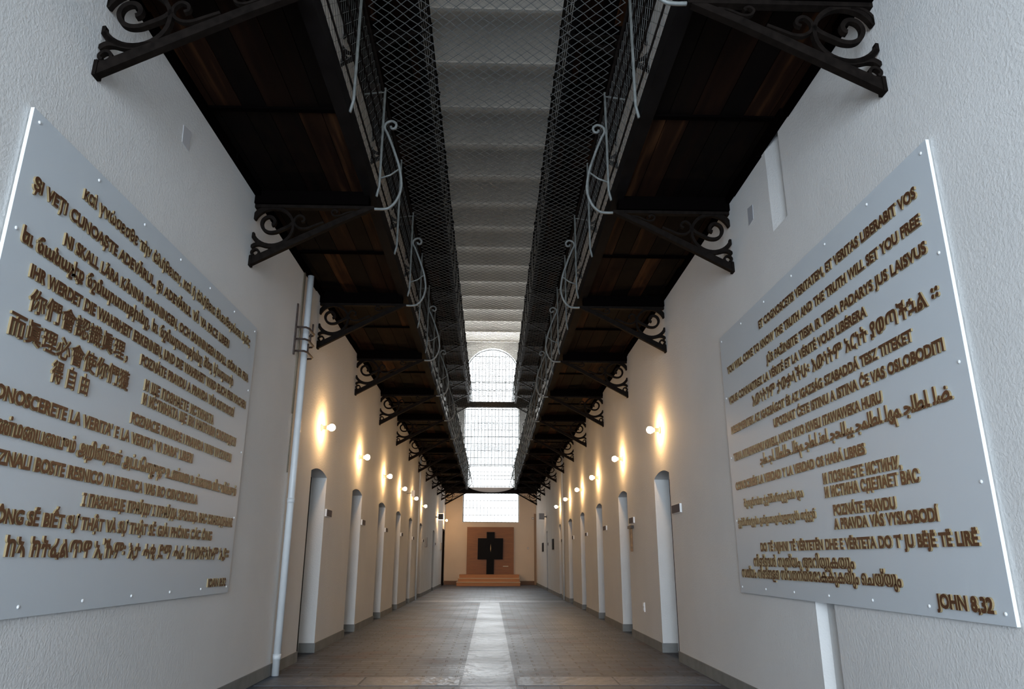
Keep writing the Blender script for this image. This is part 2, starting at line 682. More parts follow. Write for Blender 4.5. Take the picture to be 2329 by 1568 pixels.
def make_gallery(s, side, level, z0):
    root = empty('walkway', (s * A, Y0, z0), 'dark timber walkway along the %s wall, %s level' % (side, level), 'walkway', 'timber walkways along the walls')
    bd = MB()
    widths = [0.09, 0.19, 0.17, 0.20, 0.17, 0.17]
    tot = sum(widths)
    ends = [YB]
    for y in BY:
        ends += [y, y + SP / 2]
    ends = sorted(e for e in ends if YB <= e <= 33.0)
    for i in range(len(ends) - 1):
        u = 0.0
        for w in widths:
            w = w * (A - XI - 0.03) / tot
            bd.box(s * (A - u - 0.003), s * (A - u - w + 0.003), ends[i] + 0.006, ends[i + 1] - 0.006, z0, z0 + 0.05)
            u += w
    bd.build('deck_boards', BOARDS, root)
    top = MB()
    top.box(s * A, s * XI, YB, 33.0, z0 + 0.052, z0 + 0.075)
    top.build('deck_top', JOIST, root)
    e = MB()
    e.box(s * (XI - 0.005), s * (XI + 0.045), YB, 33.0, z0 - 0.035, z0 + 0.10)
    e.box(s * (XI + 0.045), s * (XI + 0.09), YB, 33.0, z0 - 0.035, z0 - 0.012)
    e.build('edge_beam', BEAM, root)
    lg = MB()
    yy = YB
    while yy < 33.0:
        w = 0.5 + 0.4 * random.random()
        lg.box(s * A, s * (A - 0.03 - 0.03 * random.random()), yy, min(yy + w, 33.0), z0 - 0.05 - 0.02 * random.random(), z0 + 0.002)
        yy += w
    lg.build('wall_ledger', JOIST, root)
    for y in BY:
        j = MB()
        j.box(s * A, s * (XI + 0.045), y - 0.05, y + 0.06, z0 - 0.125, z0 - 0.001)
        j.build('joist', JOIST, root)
    for y in BY:
        b = MB()
        ym = y + SP / 2
        if ym < 32.9:
            b.box(s * A, s * (XI + 0.09), ym - 0.022, ym + 0.022, z0 - 0.018, z0)
            b.build('batten', JOIST, root)
    return root


for s, side in ((-1, 'left'), (1, 'right')):
    make_gallery(s, side, 'lower', ZG)
    make_gallery(s, side, 'upper', ZG + STOREY)

for z0, lv in ((ZG, 'lower'), (ZG + STOREY, 'upper')):
    root = empty('end_walkway', (0, 33.0, z0), 'dark walkway crossing before the tall far window, %s level' % lv, 'walkway', 'walkways crossing the far window')
    m1 = MB()
    xx = -A
    while xx < A - 0.01:
        m1.box(xx + 0.003, min(xx + 0.2, A) - 0.003, 33.01, YF, z0 - 0.02, z0 + 0.05)
        xx += 0.2
    m1.build('deck_boards', BOARDS, root)
    m2 = MB()
    m2.box(-1.1, 1.1, 32.985, 33.01, z0 - 0.13, z0 + 0.085)
    m2.build('fascia', GREYFASCIA if lv == 'lower' else BEAM, root)
    m3 = MB()
    pts = [(-2.06, z0 - 0.18), (2.06, z0 - 0.18), (2.06, z0 + 0.10), (1.06, z0 + 0.10)]
    for i in range(1, 20):
        t = 1 - 2 * i / 20
        pts.append((1.0 * t, z0 - 0.135 + (0.20 if lv == 'lower' else 0.24) * abs(t) ** 2.4))
    pts += [(-1.06, z0 + 0.10), (-2.06, z0 + 0.10)]
    m3.prism(pts, lambda p, q, d: (p, d, q), 32.955, 32.985)
    m3.build('spandrel_beam', BEAM, root)
    m4 = MB()
    for x in [-1 + 0.2 * i for i in range(11)]:
        m4.tube([(x, 32.99, z0 + 0.08), (x, 32.99, z0 + 1.05)], 0.006, 4)
    for z in (0.62, 1.05):
        m4.tube([(-1.02, 32.99, z0 + z), (1.02, 32.99, z0 + z)], 0.012, 6)
    m4.build('guard_rail', RAIL, root)

# ------------------------------------------------------------------ wrought-iron brackets


def arc(cx, cz, r, a0, a1, n=14, r1=None):
    out = []
    for i in range(n + 1):
        t = i / n
        an = math.radians(a0 + (a1 - a0) * t)
        rr = r if r1 is None else r + (r1 - r) * t
        out.append((cx + rr * math.cos(an), cz + rr * math.sin(an)))
    return out


def smooth2(pts, n=5):
    out = []
    P = [Vector(p) for p in pts]
    for i in range(len(P) - 1):
        p0, p1, p2, p3 = P[max(i - 1, 0)], P[i], P[i + 1], P[min(i + 2, len(P) - 1)]
        for j in range(n):
            t = j / n
            out.append(tuple(0.5 * ((2 * p1) + (p2 - p0) * t + (2 * p0 - 5 * p1 + 4 * p2 - p3) * t * t + (3 * p1 - p0 - 3 * p2 + p3) * t ** 3)))
    out.append(tuple(P[-1]))
    return out


def make_bracket(s):
    root = empty('wall_bracket', (s * A, 0, 3.44))
    fn = lambda u, z, w: (s * (A - u), w, z)
    W = 0.034
    d = MB()
    d.ribbon([(0.0, 3.475), (0.35, 3.665), (0.75, 3.88), (1.0, 4.0)], [0.062, 0.055, 0.05, 0.04], 0.045, fn)
    d.box(s * A, s * (A - 0.02), -0.03, 0.03, 3.44, 3.53)
    d.build('diagonal_bar', IRON, root)
    t = MB()
    t.ribbon([(0, 4.0), (1.03, 4.0)], 0.028, 0.05, fn)
    t.build('top_bar', IRON, root)
    r = MB()
    ring = arc(0.165, 3.81, 0.178, 158, -148, 30)
    r.ribbon(ring, [0.022 + 0.012 * abs(2 * i / 30 - 1) for i in range(31)], W, fn)
    r.ribbon(smooth2([(0.0, 3.885), (0.012, 3.935), (0.05, 3.972), (0.12, 3.985)]), 0.022, W, fn)
    r.build('ring', IRON, root)
    c = MB()
    c.ribbon(smooth2([(0.345, 3.86), (0.31, 3.82), (0.243, 3.782), (0.19, 3.758), (0.135, 3.757), (0.092, 3.785), (0.072, 3.835), (0.085, 3.88), (0.121, 3.903), (0.16, 3.895), (0.182, 3.862), (0.175, 3.832), (0.158, 3.825)]), 0.026, W, fn)
    c.build('scroll', IRON, root)
    c = MB()
    c.ribbon(smooth2([(0.60, 3.86), (0.53, 3.83), (0.46, 3.80), (0.40, 3.80), (0.355, 3.835), (0.35, 3.885), (0.385, 3.92), (0.425, 3.905), (0.432, 3.872), (0.408, 3.86)]), 0.018, W * 0.8, fn)
    c.build('scroll', IRON, root)
    c = MB()
    c.ribbon(smooth2([(0.86, 3.965), (0.80, 3.955), (0.735, 3.925), (0.685, 3.925), (0.662, 3.955), (0.685, 3.978), (0.712, 3.967), (0.705, 3.952)]), 0.014, W * 0.8, fn)
    c.build('scroll', IRON, root)
    f = MB()
    f.ribbon(smooth2([(0.0, 3.612), (0.03, 3.638), (0.07, 3.643), (0.134, 3.628), (0.20, 3.63), (0.27, 3.645)]), [0.03] * 6 + [0.03] * 10 + [0.035] * 10, W, fn)
    f.ribbon(smooth2([(0.0, 3.75), (0.012, 3.708), (0.05, 3.665), (0.117, 3.640)]), [0.034] * 4 + [0.026] * 12, W, fn)
    f.build('leaf', IRON, root)
    q = MB()
    q.ribbon(smooth2([(0.0, 3.535), (0.025, 3.528), (0.055, 3.535), (0.073, 3.558), (0.062, 3.588), (0.035, 3.595), (0.012, 3.575), (0.014, 3.552), (0.030, 3.548)]), 0.017, W, fn)
    q.build('scroll', IRON, root)
    return root


for s, side in ((-1, 'left'), (1, 'right')):
    proto = make_bracket(s)
    first = True
    for lv, dz in (('lower', 0.0), ('upper', STOREY)):
        for k in range(NB):
            if lv == 'upper' and k < 2:
                continue
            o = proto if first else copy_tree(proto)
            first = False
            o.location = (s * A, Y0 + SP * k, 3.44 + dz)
            tag(o, '%s wrought-iron scroll bracket from the camera under the %s %s walkway' % (ORD[k], lv, side), 'bracket',
                'scroll brackets under the walkways')

# ------------------------------------------------------------------ railings and nets
CELL = 0.1045


def wire(mb, a, b, r):
    """three-sided wire between two points"""
    a, b = Vector(a), Vector(b)
    t = (b - a).normalized()
    ref = Vector((0, 0, 1)) if abs(t.z) < 0.8 else Vector((1, 0, 0))
    u = t.cross(ref).normalized()
    w = t.cross(u)
    i = len(mb.v)
    for p in (a, b):
        for k in range(3):
            an = 2.0944 * k
            mb.v.append(tuple(p + u * r * math.cos(an) + w * r * math.sin(an)))
    for k in range(3):
        k2 = (k + 1) % 3
        mb.face((i + k, i + k2, i + 3 + k2, i + 3 + k))


def knot(mb, p, r):
    i = len(mb.v)
    x, y, z = p
    mb.v += [(x + r, y, z), (x - r, y, z), (x, y + r, z), (x, y - r, z), (x, y, z + r), (x, y, z - r)]
    for q in ((0, 2, 4), (2, 1, 4), (1, 3, 4), (3, 0, 4), (2, 0, 5), (1, 2, 5), (3, 1, 5), (0, 3, 5)):
        mb.face([i + j for j in q])


def net_mesh(fn, na, nb, r, knots=lambda p: True):
    """diamond mesh: nodes at (i,j) with i+j even, i in 0..na, j in 0..nb (half cells)"""
    mb = MB()
    for i in range(na + 1):
        for j in range(nb + 1):
            if (i + j) % 2:
                continue
            p = fn(i, j)
            for dj in (-1, 1):
                if i + 1 <= na and 0 <= j + dj <= nb:
                    wire(mb, p, fn(i + 1, j + dj), r)
            if knots(p):
                knot(mb, p, r * 1.9)
    return mb


H2 = CELL / 2
NETY0, NETY1 = 1.8, 32.95
nrow = int((NETY1 - NETY0) / H2)
ncol = 38


def make_net(zr, sag, label, knots, rad):
    hx = 1.0
    rnd = [random.uniform(-0.012, 0.012) for _ in range(997)]

    def fn(i, j):
        x = -hx + 2 * hx * i / ncol
        y = NETY0 + (NETY1 - NETY0) * j / nrow
        q = rnd[(i * 31 + j * 17) % 997] * 0.4
        z = zr - sag * (1 - (x / hx) ** 2) * (0.7 + 0.3 * math.sin(y * 1.265)) + q
        return (x + q, y, z)
    mb = net_mesh(fn, ncol, nrow, rad, knots)
    o = mb.build('safety_net', WIRE, off=(0, NETY0, zr), fix=False)
    return tag(o, label, 'net', 'safety nets between the walkways')


make_net(5.20, 0.07, 'lower wire safety net stretched between the two lower railings', lambda p: p[1] < 16, 0.0032)
make_net(5.20 + STOREY, 0.07, 'upper wire safety net stretched between the two upper railings', lambda p: False, 0.0011)


def make_railing(s, side, bulge, paint):
    root = empty('railing', (s * (XI - 0.03), Y0, ZG))
    x0 = XI - 0.03
    for y in BY + [b + SP / 2 for b in BY]:
        if not (YB < y < 33.1):
            continue
        p = MB()
        p.tube([(s * (x0 + 0.02), y, ZG - 0.02), (s * x0, y, ZG + 0.08), (s * x0, y, ZG + 1.10)], 0.012, 6)
        if (y - Y0) % SP < 0.01 or SP - (y - Y0) % SP < 0.01:
            p.tube([(s * x0, y, ZG + 1.06), (s * (x0 + 0.19), y, ZG + 1.03)], 0.008, 5)
        p.build('post', paint, root, smooth=True)
    for y in BY:
        c = MB()
        path = smooth2([(1.06, 4.0), (0.985, 3.998), (0.925, 4.012), (0.862, 4.085), (0.826, 4.215), (0.848, 4.397), (0.904, 4.574), (0.968, 4.741), (1.002, 4.815), (0.992, 4.865), (0.942, 4.889), (0.900, 4.858), (0.910, 4.815), (0.940, 4.812), (0.95, 4.835)], 4)
        c.tube([(s * (x0 + (x - x0) * bulge), y, z) for x, z in path], 0.0125, 6)
        c.build('scroll_bar', paint, root, smooth=True)
        t = MB()
        t.tube([(s * (x0 + (0.85 - x0) * bulge), y, 4.40), (s * (x0 + (0.93 - x0) * bulge), y, 4.335), (s * x0, y, 4.30)], 0.008, 5)
        t.build('tie', paint, root, smooth=True)
    for z, r in ((ZG + 1.07, 0.016), (ZG + 0.86, 0.008), (ZG + 0.64, 0.008), (ZG + 0.42, 0.008), (ZG + 0.20, 0.008)):
        h = MB()
        h.tube([(s * (x0 + 0.018), YB, z), (s * (x0 + 0.018), 33.0, z)], r, 6)
        h.build('rail', IRON, root, smooth=True)
    nr = int((33.0 - YB) / H2)
    m = net_mesh(lambda i, j: (s * (x0 + 0.03), YB + j * H2, ZG + 0.06 + i * H2), 19, nr, 0.0020, lambda p: False)
    m.build('wire_mesh', WIRE, root, fix=False)
    return root


for s, side in ((-1, 'left'), (1, 'right')):
    r = make_railing(s, side, 1.0, RAIL)
    tag(r, 'grey bellied iron railing with wire mesh on the lower %s walkway' % side, 'railing', 'railings of the walkways')
    u = make_railing(s, side, 0.45, IRON)
    u.location.z += STOREY
    tag(u, 'grey bellied iron railing with wire mesh on the upper %s walkway' % side, 'railing', 'railings of the walkways')

# ------------------------------------------------------------------ wall lamps


def lamp_proto(s):
    root = empty('wall_lamp', (s * A, 0, 2.6))
    ax = lambda d, a, b: (s * (A - d), a, 2.6 + b)
    b = MB()
    b.lathe([(0.0, 0.046), (0.008, 0.044), (0.018, 0.028), (0.03, 0.023), (0.06, 0.023), (0.072, 0.026), (0.075, 0.02)], ax, 14)
    b.build('lamp_base', PORCELAIN, root, smooth=True)
    g = MB()
    prof = [(0.072, 0.017), (0.085, 0.02)]
    for i in range(0, 11):
        an = math.radians(140 - 14 * i)
        prof.append((0.128 - 0.043 * math.cos(math.pi - an) * -1 * -1, max(0.043 * math.sin(an), 0.001)))
    prof = [(0.072, 0.017), (0.082, 0.02), (0.095, 0.031), (0.108, 0.040), (0.125, 0.044), (0.142, 0.041), (0.156, 0.032), (0.165, 0.019), (0.168, 0.004)]
    g.lathe(prof, ax, 12)
    g.build('bulb', BULB, root, smooth=True)
    return root


LAMP_Y = [8.72, 11.35, 14.03, 16.55, 19.2, 21.95]
for s, side in ((-1, 'left'), (1, 'right')):
    proto = lamp_proto(s)
    ys = LAMP_Y + ([28.7, 32.6] if s < 0 else [])
    for k, y in enumerate(ys):
        o = proto if k == 0 else copy_tree(proto)
        o.location = (s * A, y, 2.6 if k < 6 else (2.68 if k == 6 else 2.74))
        if k < 6:
            lab = '%s lit bare-bulb lamp from the camera on the %s wall above the cell doors' % (ORD[k], side)
        elif k == 6:
            lab = 'lit bare-bulb lamp hidden behind the dark floodlight on the left wall'
        else:
            lab = 'lit bare-bulb lamp at the far left corner above the dark doorway'
        tag(o, lab, 'lamp', 'bare-bulb lamps on the walls')

# ------------------------------------------------------------------ inscription panels
DG = bpy.context.evaluated_depsgraph_get


def text_polys(txt, res=3, spread=0.0):
    """outlines of a text as closed polygons in font units"""
    cu = bpy.data.curves.new('lettering_outline', 'FONT')
    cu.body = txt
    cu.resolution_u = res
    cu.space_word = 1.0 + spread
    ob = bpy.data.objects.new('lettering_outline', cu)
    COL.objects.link(ob)
    dg = bpy.context.evaluated_depsgraph_get()
    dg.update()
    c2 = ob.evaluated_get(dg).to_curve(dg)
    polys = []
    for sp in c2.splines:
        pts = []
        if sp.type == 'BEZIER':
            bp = sp.bezier_points
            n = len(bp)
            for i in range(n):
                a, b = bp[i], bp[(i + 1) % n]
                p0, p1, p2, p3 = a.co, a.handle_right, b.handle_left, b.co
                straight = (a.handle_right_type == 'VECTOR' and b.handle_left_type == 'VECTOR') or \
                    (abs((p1 - p0).cross(p3 - p0).z) < 1e-5 and abs((p2 - p0).cross(p3 - p0).z) < 1e-5)
                m = 1 if straight else res
                for j in range(m):
                    t = j / m
                    q = p0 * (1 - t) ** 3 + p1 * 3 * t * (1 - t) ** 2 + p2 * 3 * t * t * (1 - t) + p3 * t ** 3
                    pts.append((q.x, q.y))
        else:
            pts = [(p.co.x, p.co.y) for p in sp.points]
        cl = []
        for p in pts:
            if not cl or (abs(p[0] - cl[-1][0]) + abs(p[1] - cl[-1][1])) > 1e-4:
                cl.append(p)
        if len(cl) > 2 and abs(cl[0][0] - cl[-1][0]) + abs(cl[0][1] - cl[-1][1]) < 1e-4:
            cl.pop()
        if len(cl) > 2:
            polys.append(cl)
    bpy.data.objects.remove(ob)
    bpy.data.curves.remove(cu)
    return polys


def sarea(p):
    return 0.5 * sum(p[i][0] * p[(i + 1) % len(p)][1] - p[(i + 1) % len(p)][0] * p[i][1] for i in range(len(p)))


def inside(pt, poly):
    x, y = pt
    c = False
    n = len(poly)
    for i in range(n):
        x0, y0 = poly[i]
        x1, y1 = poly[(i + 1) % n]
        if (y0 > y) != (y1 > y) and x < (x1 - x0) * (y - y0) / (y1 - y0) + x0:
            c = not c
    return c


def fatten(p, d, sign):
    """offset outward by d (sign of the outer orientation)"""
    n = len(p)
    out = []
    for i in range(n):
        a, b, c = Vector(p[i - 1]), Vector(p[i]), Vector(p[(i + 1) % n])
        e0, e1 = (b - a), (c - b)
        if e0.length < 1e-9 or e1.length < 1e-9:
            out.append(p[i])
            continue
        e0.normalize()
        e1.normalize()
        n0, n1 = Vector((e0.y, -e0.x)), Vector((e1.y, -e1.x))
        m = n0 + n1
        l = m.length
        if l < 0.3:
            m = n0
            k = 1
        else:
            m = m / l
            k = min(1.0 / max(0.35, m.dot(n0)), 1.25)
        q = b + m * (d * k * sign)
        out.append((q.x, q.y))
    return out


def lettering(txt, s, xface, y0, y1, zb, zb1, cap, refcap, bold, parent, lab, mono=False):
    """raised lettering on the side wall s, reading from y0 to y1, baseline z from zb to zb1"""
    polys = text_polys(txt, 3, 0.15 if bold > 0.04 else 0.0)
    if not polys:
        return
    xs = [p[0] for q in polys for p in q]
    xa, xb = min(xs), max(xs)
    ky = (y1 - y0) / (xb - xa)
    kz = cap / refcap
    TH = 0.0095
    ars = [sarea(q) for q in polys]
    osgs, outers, asg = [], [], []
    order = sorted(range(len(polys)), key=lambda i: -abs(ars[i]))
    owner = {}
    for i in order:                       # largest first: a contour turning against the one around it is a hole
        best = None
        for j, k in owner.items():
            if k is not None and abs(ars[j]) > abs(ars[i]) and inside(polys[i][0], polys[j]) and (best is None or abs(ars[j]) < abs(ars[best])):
                best = j
        if best is not None and ars[best] * ars[i] < 0:
            asg[owner[best]].append(polys[i])
            owner[i] = None
        else:
            owner[i] = len(outers)
            outers.append(polys[i])
            osgs.append(1 if ars[i] > 0 else -1)
            asg.append([])
    mb = MB()
    # keep the stroke weight even although the letters are squeezed sideways
    rx = abs(ky) / kz

    def put(px, py, d):
        yy = y0 + (px - xa) * ky
        zz = zb + (zb1 - zb) * (px - xa) / (xb - xa) + py * kz
        return (xface - s * d, yy, zz)

    def fat(q, osg):
        if not bold:
            return q
        w = [(x * rx, y) for x, y in q]
        d = bold
        if sarea(q) * osg < 0:           # counters may not close up
            d = min(d, 0.26 * min(max(p[0] for p in w) - min(p[0] for p in w), max(p[1] for p in w) - min(p[1] for p in w)))
        w = fatten(w, d, osg)
        return [(x / rx, y) for x, y in w]
    lift = 0
    for i, o in enumerate(outers):
        loops = [fat(o, osgs[i])] + [fat(h, osgs[i]) for h in asg[i]]
        lift = (lift + 1) % 3
        th = TH + lift * 0.0002
        flat = [Vector(p) for l in loops for p in l]
        ed, k0 = [], 0
        for l in loops:
            ed += [(k0 + k, k0 + (k + 1) % len(l)) for k in range(len(l))]
            k0 += len(l)
        cv, ce, cf = delaunay_2d_cdt(flat, ed, [], 0, 1e-6)[:3]
        b = len(mb.v)
        mb.v += [put(p.x, p.y, th) for p in cv]
        for t in cf:
            q = (sum(cv[k].x for k in t) / len(t), sum(cv[k].y for k in t) / len(t))
            if inside(q, loops[0]) and not any(inside(q, h) for h in loops[1:]):
                mb.face([b + k for k in t], 0)
        c = 0
        for l in loops:
            n = len(l)
            bb = len(mb.v)
            mb.v += [put(x, y, th) for x, y in l] + [put(x, y, -0.001) for x, y in l]
            for k in range(n):
                k2 = (k + 1) % n
                mb.face([bb + k, bb + k2, bb + n + k2, bb + n + k], 1)
            c += n
    o = mb.build('lettering', [LETTERFACE, LETTERSIDE], parent, fix=False)
    o['label'] = lab
    return o


def make_panel(s, side, y0, y1, z0, z1, lines, screws, label):
    root = empty('inscription_panel', (s * A, (y0 + y1) / 2, z0), label, 'panel', 'inscription panels')
    b = MB()
    xb, xf = A - 0.006, A - 0.022
    b.box(s * xb, s * xf, y0, y1, z0, z1)
    mi = [0] * 6
    b.m = [1, 1, 1, 1 if True else 0, 1, 1]
    # faces order: bottom, top, y0, x1, y1, x0
    front = 3 if s < 0 else 5
    b.m[front] = 0
    b.build('board', [BOARD, BOARDEDGE], root)
    for y, z in screws:
        c = MB()
        c.lathe([(0, 0.0085), (0.003, 0.0085), (0.005, 0.006), (0.006, 0.002)], lambda d, p, q, y=y, z=z: (s * (xf - d), y + p, z + q), 10)
        c.build('screw', WHITE, root, smooth=True)
    for ln in lines:
        txt, ya, yb, za, zb, cap, ref, bold, lab = ln
        lettering(txt, s, s * xf, ya, yb, za, zb, cap, ref, bold, root, lab)
    return root


CAPL = 0.061
RC = 0.729      # capital height of the Latin face
B = 0.045       # extra stroke weight
LL = [
    ('καὶ γνώσεσθε τὴν ἀλήθειαν, καὶ ἡ ἀλήθεια ἐλευθερώσει ὑμᾶς', 3.27, 5.845, 2.778, 2.775, 0.052, 0.546, 0.026, 'Greek line of raised lettering'),
    ('ȘI VEȚI CUNOAȘTE ADEVĂRUL, ȘI ADEVĂRUL VĂ VA FACE LIBERI', 2.905, 5.384, 2.632, 2.626, CAPL, RC, B, 'Romanian line of raised lettering'),
    ('NI SKALL LÄRA KÄNNA SANNINGEN, OCH SANNINGEN SKALL GÖRA ER FRIA', 3.191, 5.897, 2.49, 2.478, CAPL, RC, B, 'Swedish line of raised lettering'),
    ('եւ ճանաչէք ճշմարտութիւնը, եւ ճշմարտութիւնը ձեզ կ՚ազատի', 2.905, 5.56, 2.378, 2.369, 0.050, 0.536, 0.042, 'Armenian line of raised lettering'),
    ('IHR WERDET DIE WAHRHEIT ERKENNEN, UND DIE WAHRHEIT WIRD EUCH FREI MACHEN', 3.003, 5.905, 2.250, 2.253, CAPL, RC, B, 'German line of raised lettering'),
    ('POZNÁTE PRAVDU A PRAVDA VÁS OSVOBODÍ', 4.084, 5.663, 2.142, 2.137, CAPL, RC, B, 'Czech line of raised lettering'),
    ('你們會認識眞理，', 3.035, 3.93, 2.115, 2.115, 0.098, 0.86, 0.020, 'Chinese line of raised characters'),
    ('而眞理必會使你們獲', 2.94, 3.985, 1.975, 1.965, 0.098, 0.86, 0.020, 'Chinese line of raised characters'),
    ('得 自 由', 3.285, 3.60, 1.852, 1.850, 0.098, 0.86, 0.020, 'Chinese line of raised characters'),
    ('И ЩЕ ПОЗНАЕТЕ ИСТИНАТА', 4.177, 5.267, 2.010, 2.004, CAPL, RC, B, 'Bulgarian line of raised lettering'),
    ('И ИСТИНАТА ЩЕ ВИ НАПРАВИ СВОБОДНИ', 4.177, 5.774, 1.926, 1.921, CAPL, RC, B, 'Bulgarian line of raised lettering'),
    ('POZNACIE PRAWDE I PRAWDA WAS WYZWOLI', 4.078, 5.716, 1.796, 1.788, CAPL, RC, B, 'Polish line of raised lettering'),
    ("CONOSCERETE LA VERITA' E LA VERITA' VI FARA' LIBERI", 2.88, 4.985, 1.692, 1.685, CAPL, RC, B, 'Italian line of raised lettering'),
    ('உண்மையையும் அறிவீர்கள் அப்பொழுது உண்மை உங்களை விடுவிக்கும்', 2.90, 5.911, 1.555, 1.541, 0.060, 0.62, 0.03, 'Tamil line of raised lettering'),
    ('SPOZNALI BOSTE RESNICO IN RESNICA VAS BO OSVOBODILA', 2.90, 5.160, 1.432, 1.422, CAPL, RC, B, 'Slovenian line of raised lettering'),
    ('І ПАЗНАЕЦЕ ПРАЎДУ І ПРАЎДА ЗРОБІЦЬ ВАС СВАБОДНЫМІ', 3.728, 5.904, 1.308, 1.300, CAPL, RC, B, 'Belarusian line of raised lettering'),
    ('CÁC ÔNG SẼ BIẾT SỰ THẬT VÀ SỰ THẬT SẼ GIẢI PHÓNG CÁC ÔNG', 2.90, 5.505, 1.197, 1.188, CAPL, RC, B, 'Vietnamese line of raised lettering'),
    ('ከኣ ክትፈልጥዋ ኢኹም፡ እታ ሓቂ ድማ ሓራ ከተውጽኣኩም ኢያ፡፡', 3.206, 5.90, 1.062, 1.053, 0.080, 0.72, 0.032, 'Tigrinya line of raised lettering'),
    ('IOAN 8:32', 5.540, 5.902, 0.861, 0.859, 0.057, RC, B, 'raised Bible reference'),
]
AR = '\ufe8d\ufedf\ufea4\ufed6 \ufef3\ufea4\ufeae\ufead\ufedb\ufee2'
RR = [
    ('ET COGNOSCETIS VERITATEM, ET VERITAS LIBERABIT VOS', 5.185, 3.067, 2.767, 2.750, CAPL, RC, B, 'Latin line of raised lettering'),
    ('YOU WILL COME TO KNOW THE TRUTH AND THE TRUTH WILL SET YOU FREE', 5.987, 3.072, 2.610, 2.604, CAPL, RC, B, 'English line of raised lettering'),
    ('JŪS PAŽINSITE TIESA IR TIESA PADARYS JUS LAISVUS', 5.107, 3.060, 2.466, 2.456, CAPL, RC, B, 'Lithuanian line of raised lettering'),
    ('VOUS CONNAITREZ LA VÉRITÉ ET LA VÉRITÉ VOUS LIBÉRERA', 6.011, 3.660, 2.346, 2.344, CAPL, RC, B, 'French line of raised lettering'),
    ('እውነትንም ታውቃላችሁ፡ እውነትም አርነት ያወጣችኋል ፡፡', 5.467, 3.030, 2.217, 2.208, 0.080, 0.72, 0.032, 'Amharic line of raised lettering'),
    ('MEGISMERITEK AZ IGAZSÁGOT ÉS AZ IGAZSÁG SZABADDÁ TESZ TITEKET', 6.017, 3.283, 2.090, 2.086, CAPL, RC, B, 'Hungarian line of raised lettering'),
    ('UPOZNAT ĆETE ISTINU A ISTINA ĆE VAS OSLOBODITI', 5.091, 3.062, 1.982, 1.972, CAPL, RC, B, 'Croatian line of raised lettering'),
    ('TENA MTAIFAHAMU KWELI, NAYO HIYO KWELI ITAWAWEKA HURU', 6.015, 3.634, 1.860, 1.855, CAPL, RC, B, 'Swahili line of raised lettering'),
    ('ﺟﻄ ﺟﻠ ﺍﻟﻄﺎﻟﺤ ﻟﻈﻢ ﺟﻄﻠ ﻧﻌﺎ ﺟﺤﺎﻟﻴﻴ ﺟﻤﻠﻄﺎ ﻟﻬﻢ ﺟﻠﻄﺎ ﻟﻀ', 5.43, 3.063, 1.755, 1.748, 0.062, 0.56, 0.03, 'raised line in a joined script standing on baselines'),
    ('CONOCERÉIS LA VERDAD Y LA VERDAD OS HARÁ LIBRES', 6.030, 3.874, 1.620, 1.617, CAPL, RC, B, 'Spanish line of raised lettering'),
    ('И ПОЗНАЕТЕ ИСТИНУ,', 4.414, 3.550, 1.508, 1.501, CAPL, RC, B, 'Russian line of raised lettering'),
    ('И ИСТИНА СДЕЛАЕТ ВАС', 4.412, 3.410, 1.425, 1.418, CAPL, RC, B, 'Russian line of raised lettering'),
    ('შეიცნობთ ჭეშმარიტებას და', 5.87, 4.733, 1.472, 1.456, 0.040, 0.50, 0.02, 'Georgian line of raised lettering'),
    ('ჭეშმარიტება განგათავისუფლებს თქვენ', 6.05, 4.583, 1.328, 1.312, 0.040, 0.50, 0.02, 'Georgian line of raised lettering'),
    ('POZNÁTE PRAVDU', 4.326, 3.651, 1.314, 1.308, CAPL, RC, B, 'Slovak line of raised lettering'),
    ('A PRAVDA VÁS VYSLOBODÍ', 4.342, 3.311, 1.234, 1.230, CAPL, RC, B, 'Slovak line of raised lettering'),
    ("DO TË NJIHNI TË VËRTETËN DHE E VËRTETA DO T' JU BËJË TË LIRË", 5.585, 3.059, 1.123, 1.117, CAPL, RC, B, 'Albanian line of raised lettering'),
    ('നിങ്ങൾ സത്യം അറിയുകയും', 5.766, 4.16, 1.014, 1.011, 0.058, 0.56, 0.022, 'Malayalam line of raised lettering'),
    ('സത്യം നിങ്ങളെ സ്വതന്ത്രരാക്കുകയും െചയ്യും', 6.06, 3.700, 0.928, 0.928, 0.058, 0.56, 0.022, 'Malayalam line of raised lettering'),
    ('JOHN 8,32', 3.426, 3.042, 0.850, 0.849, CAPL, RC, B, 'raised Bible reference'),
]
LY0, LY1, RY0, RY1, PZ0, PZ1 = 2.815, 6.00, 2.935, 6.15, 0.805, 2.985
scr_l = [(LY0 + 0.05 + (LY1 - LY0 - 0.1) * i / 6, z) for i in range(7) for z in (PZ0 + 0.045, PZ1 - 0.045)] + [(y, PZ0 + 0.045 + (PZ1 - PZ0 - 0.09) * k / 4) for y in (LY0 + 0.05, LY1 - 0.05) for k in (1, 2, 3)]
scr_r = [(RY0 + 0.05 + (RY1 - RY0 - 0.1) * i / 6, z) for i in range(7) for z in (PZ0 + 0.045, PZ1 - 0.045)] + [(y, PZ0 + 0.045 + (PZ1 - PZ0 - 0.09) * k / 4) for y in (RY0 + 0.05, RY1 - 0.05) for k in (1, 2, 3)]
make_panel(-1, 'left', LY0, LY1, PZ0, PZ1, LL, scr_l, 'large grey panel of raised brown lettering on left wall, with Chinese characters')
make_panel(1, 'right', RY0, RY1, PZ0, PZ1, RR, scr_r, 'large grey panel of raised brown lettering on right wall, ending JOHN 8,32')

# ------------------------------------------------------------------ small things on the walls


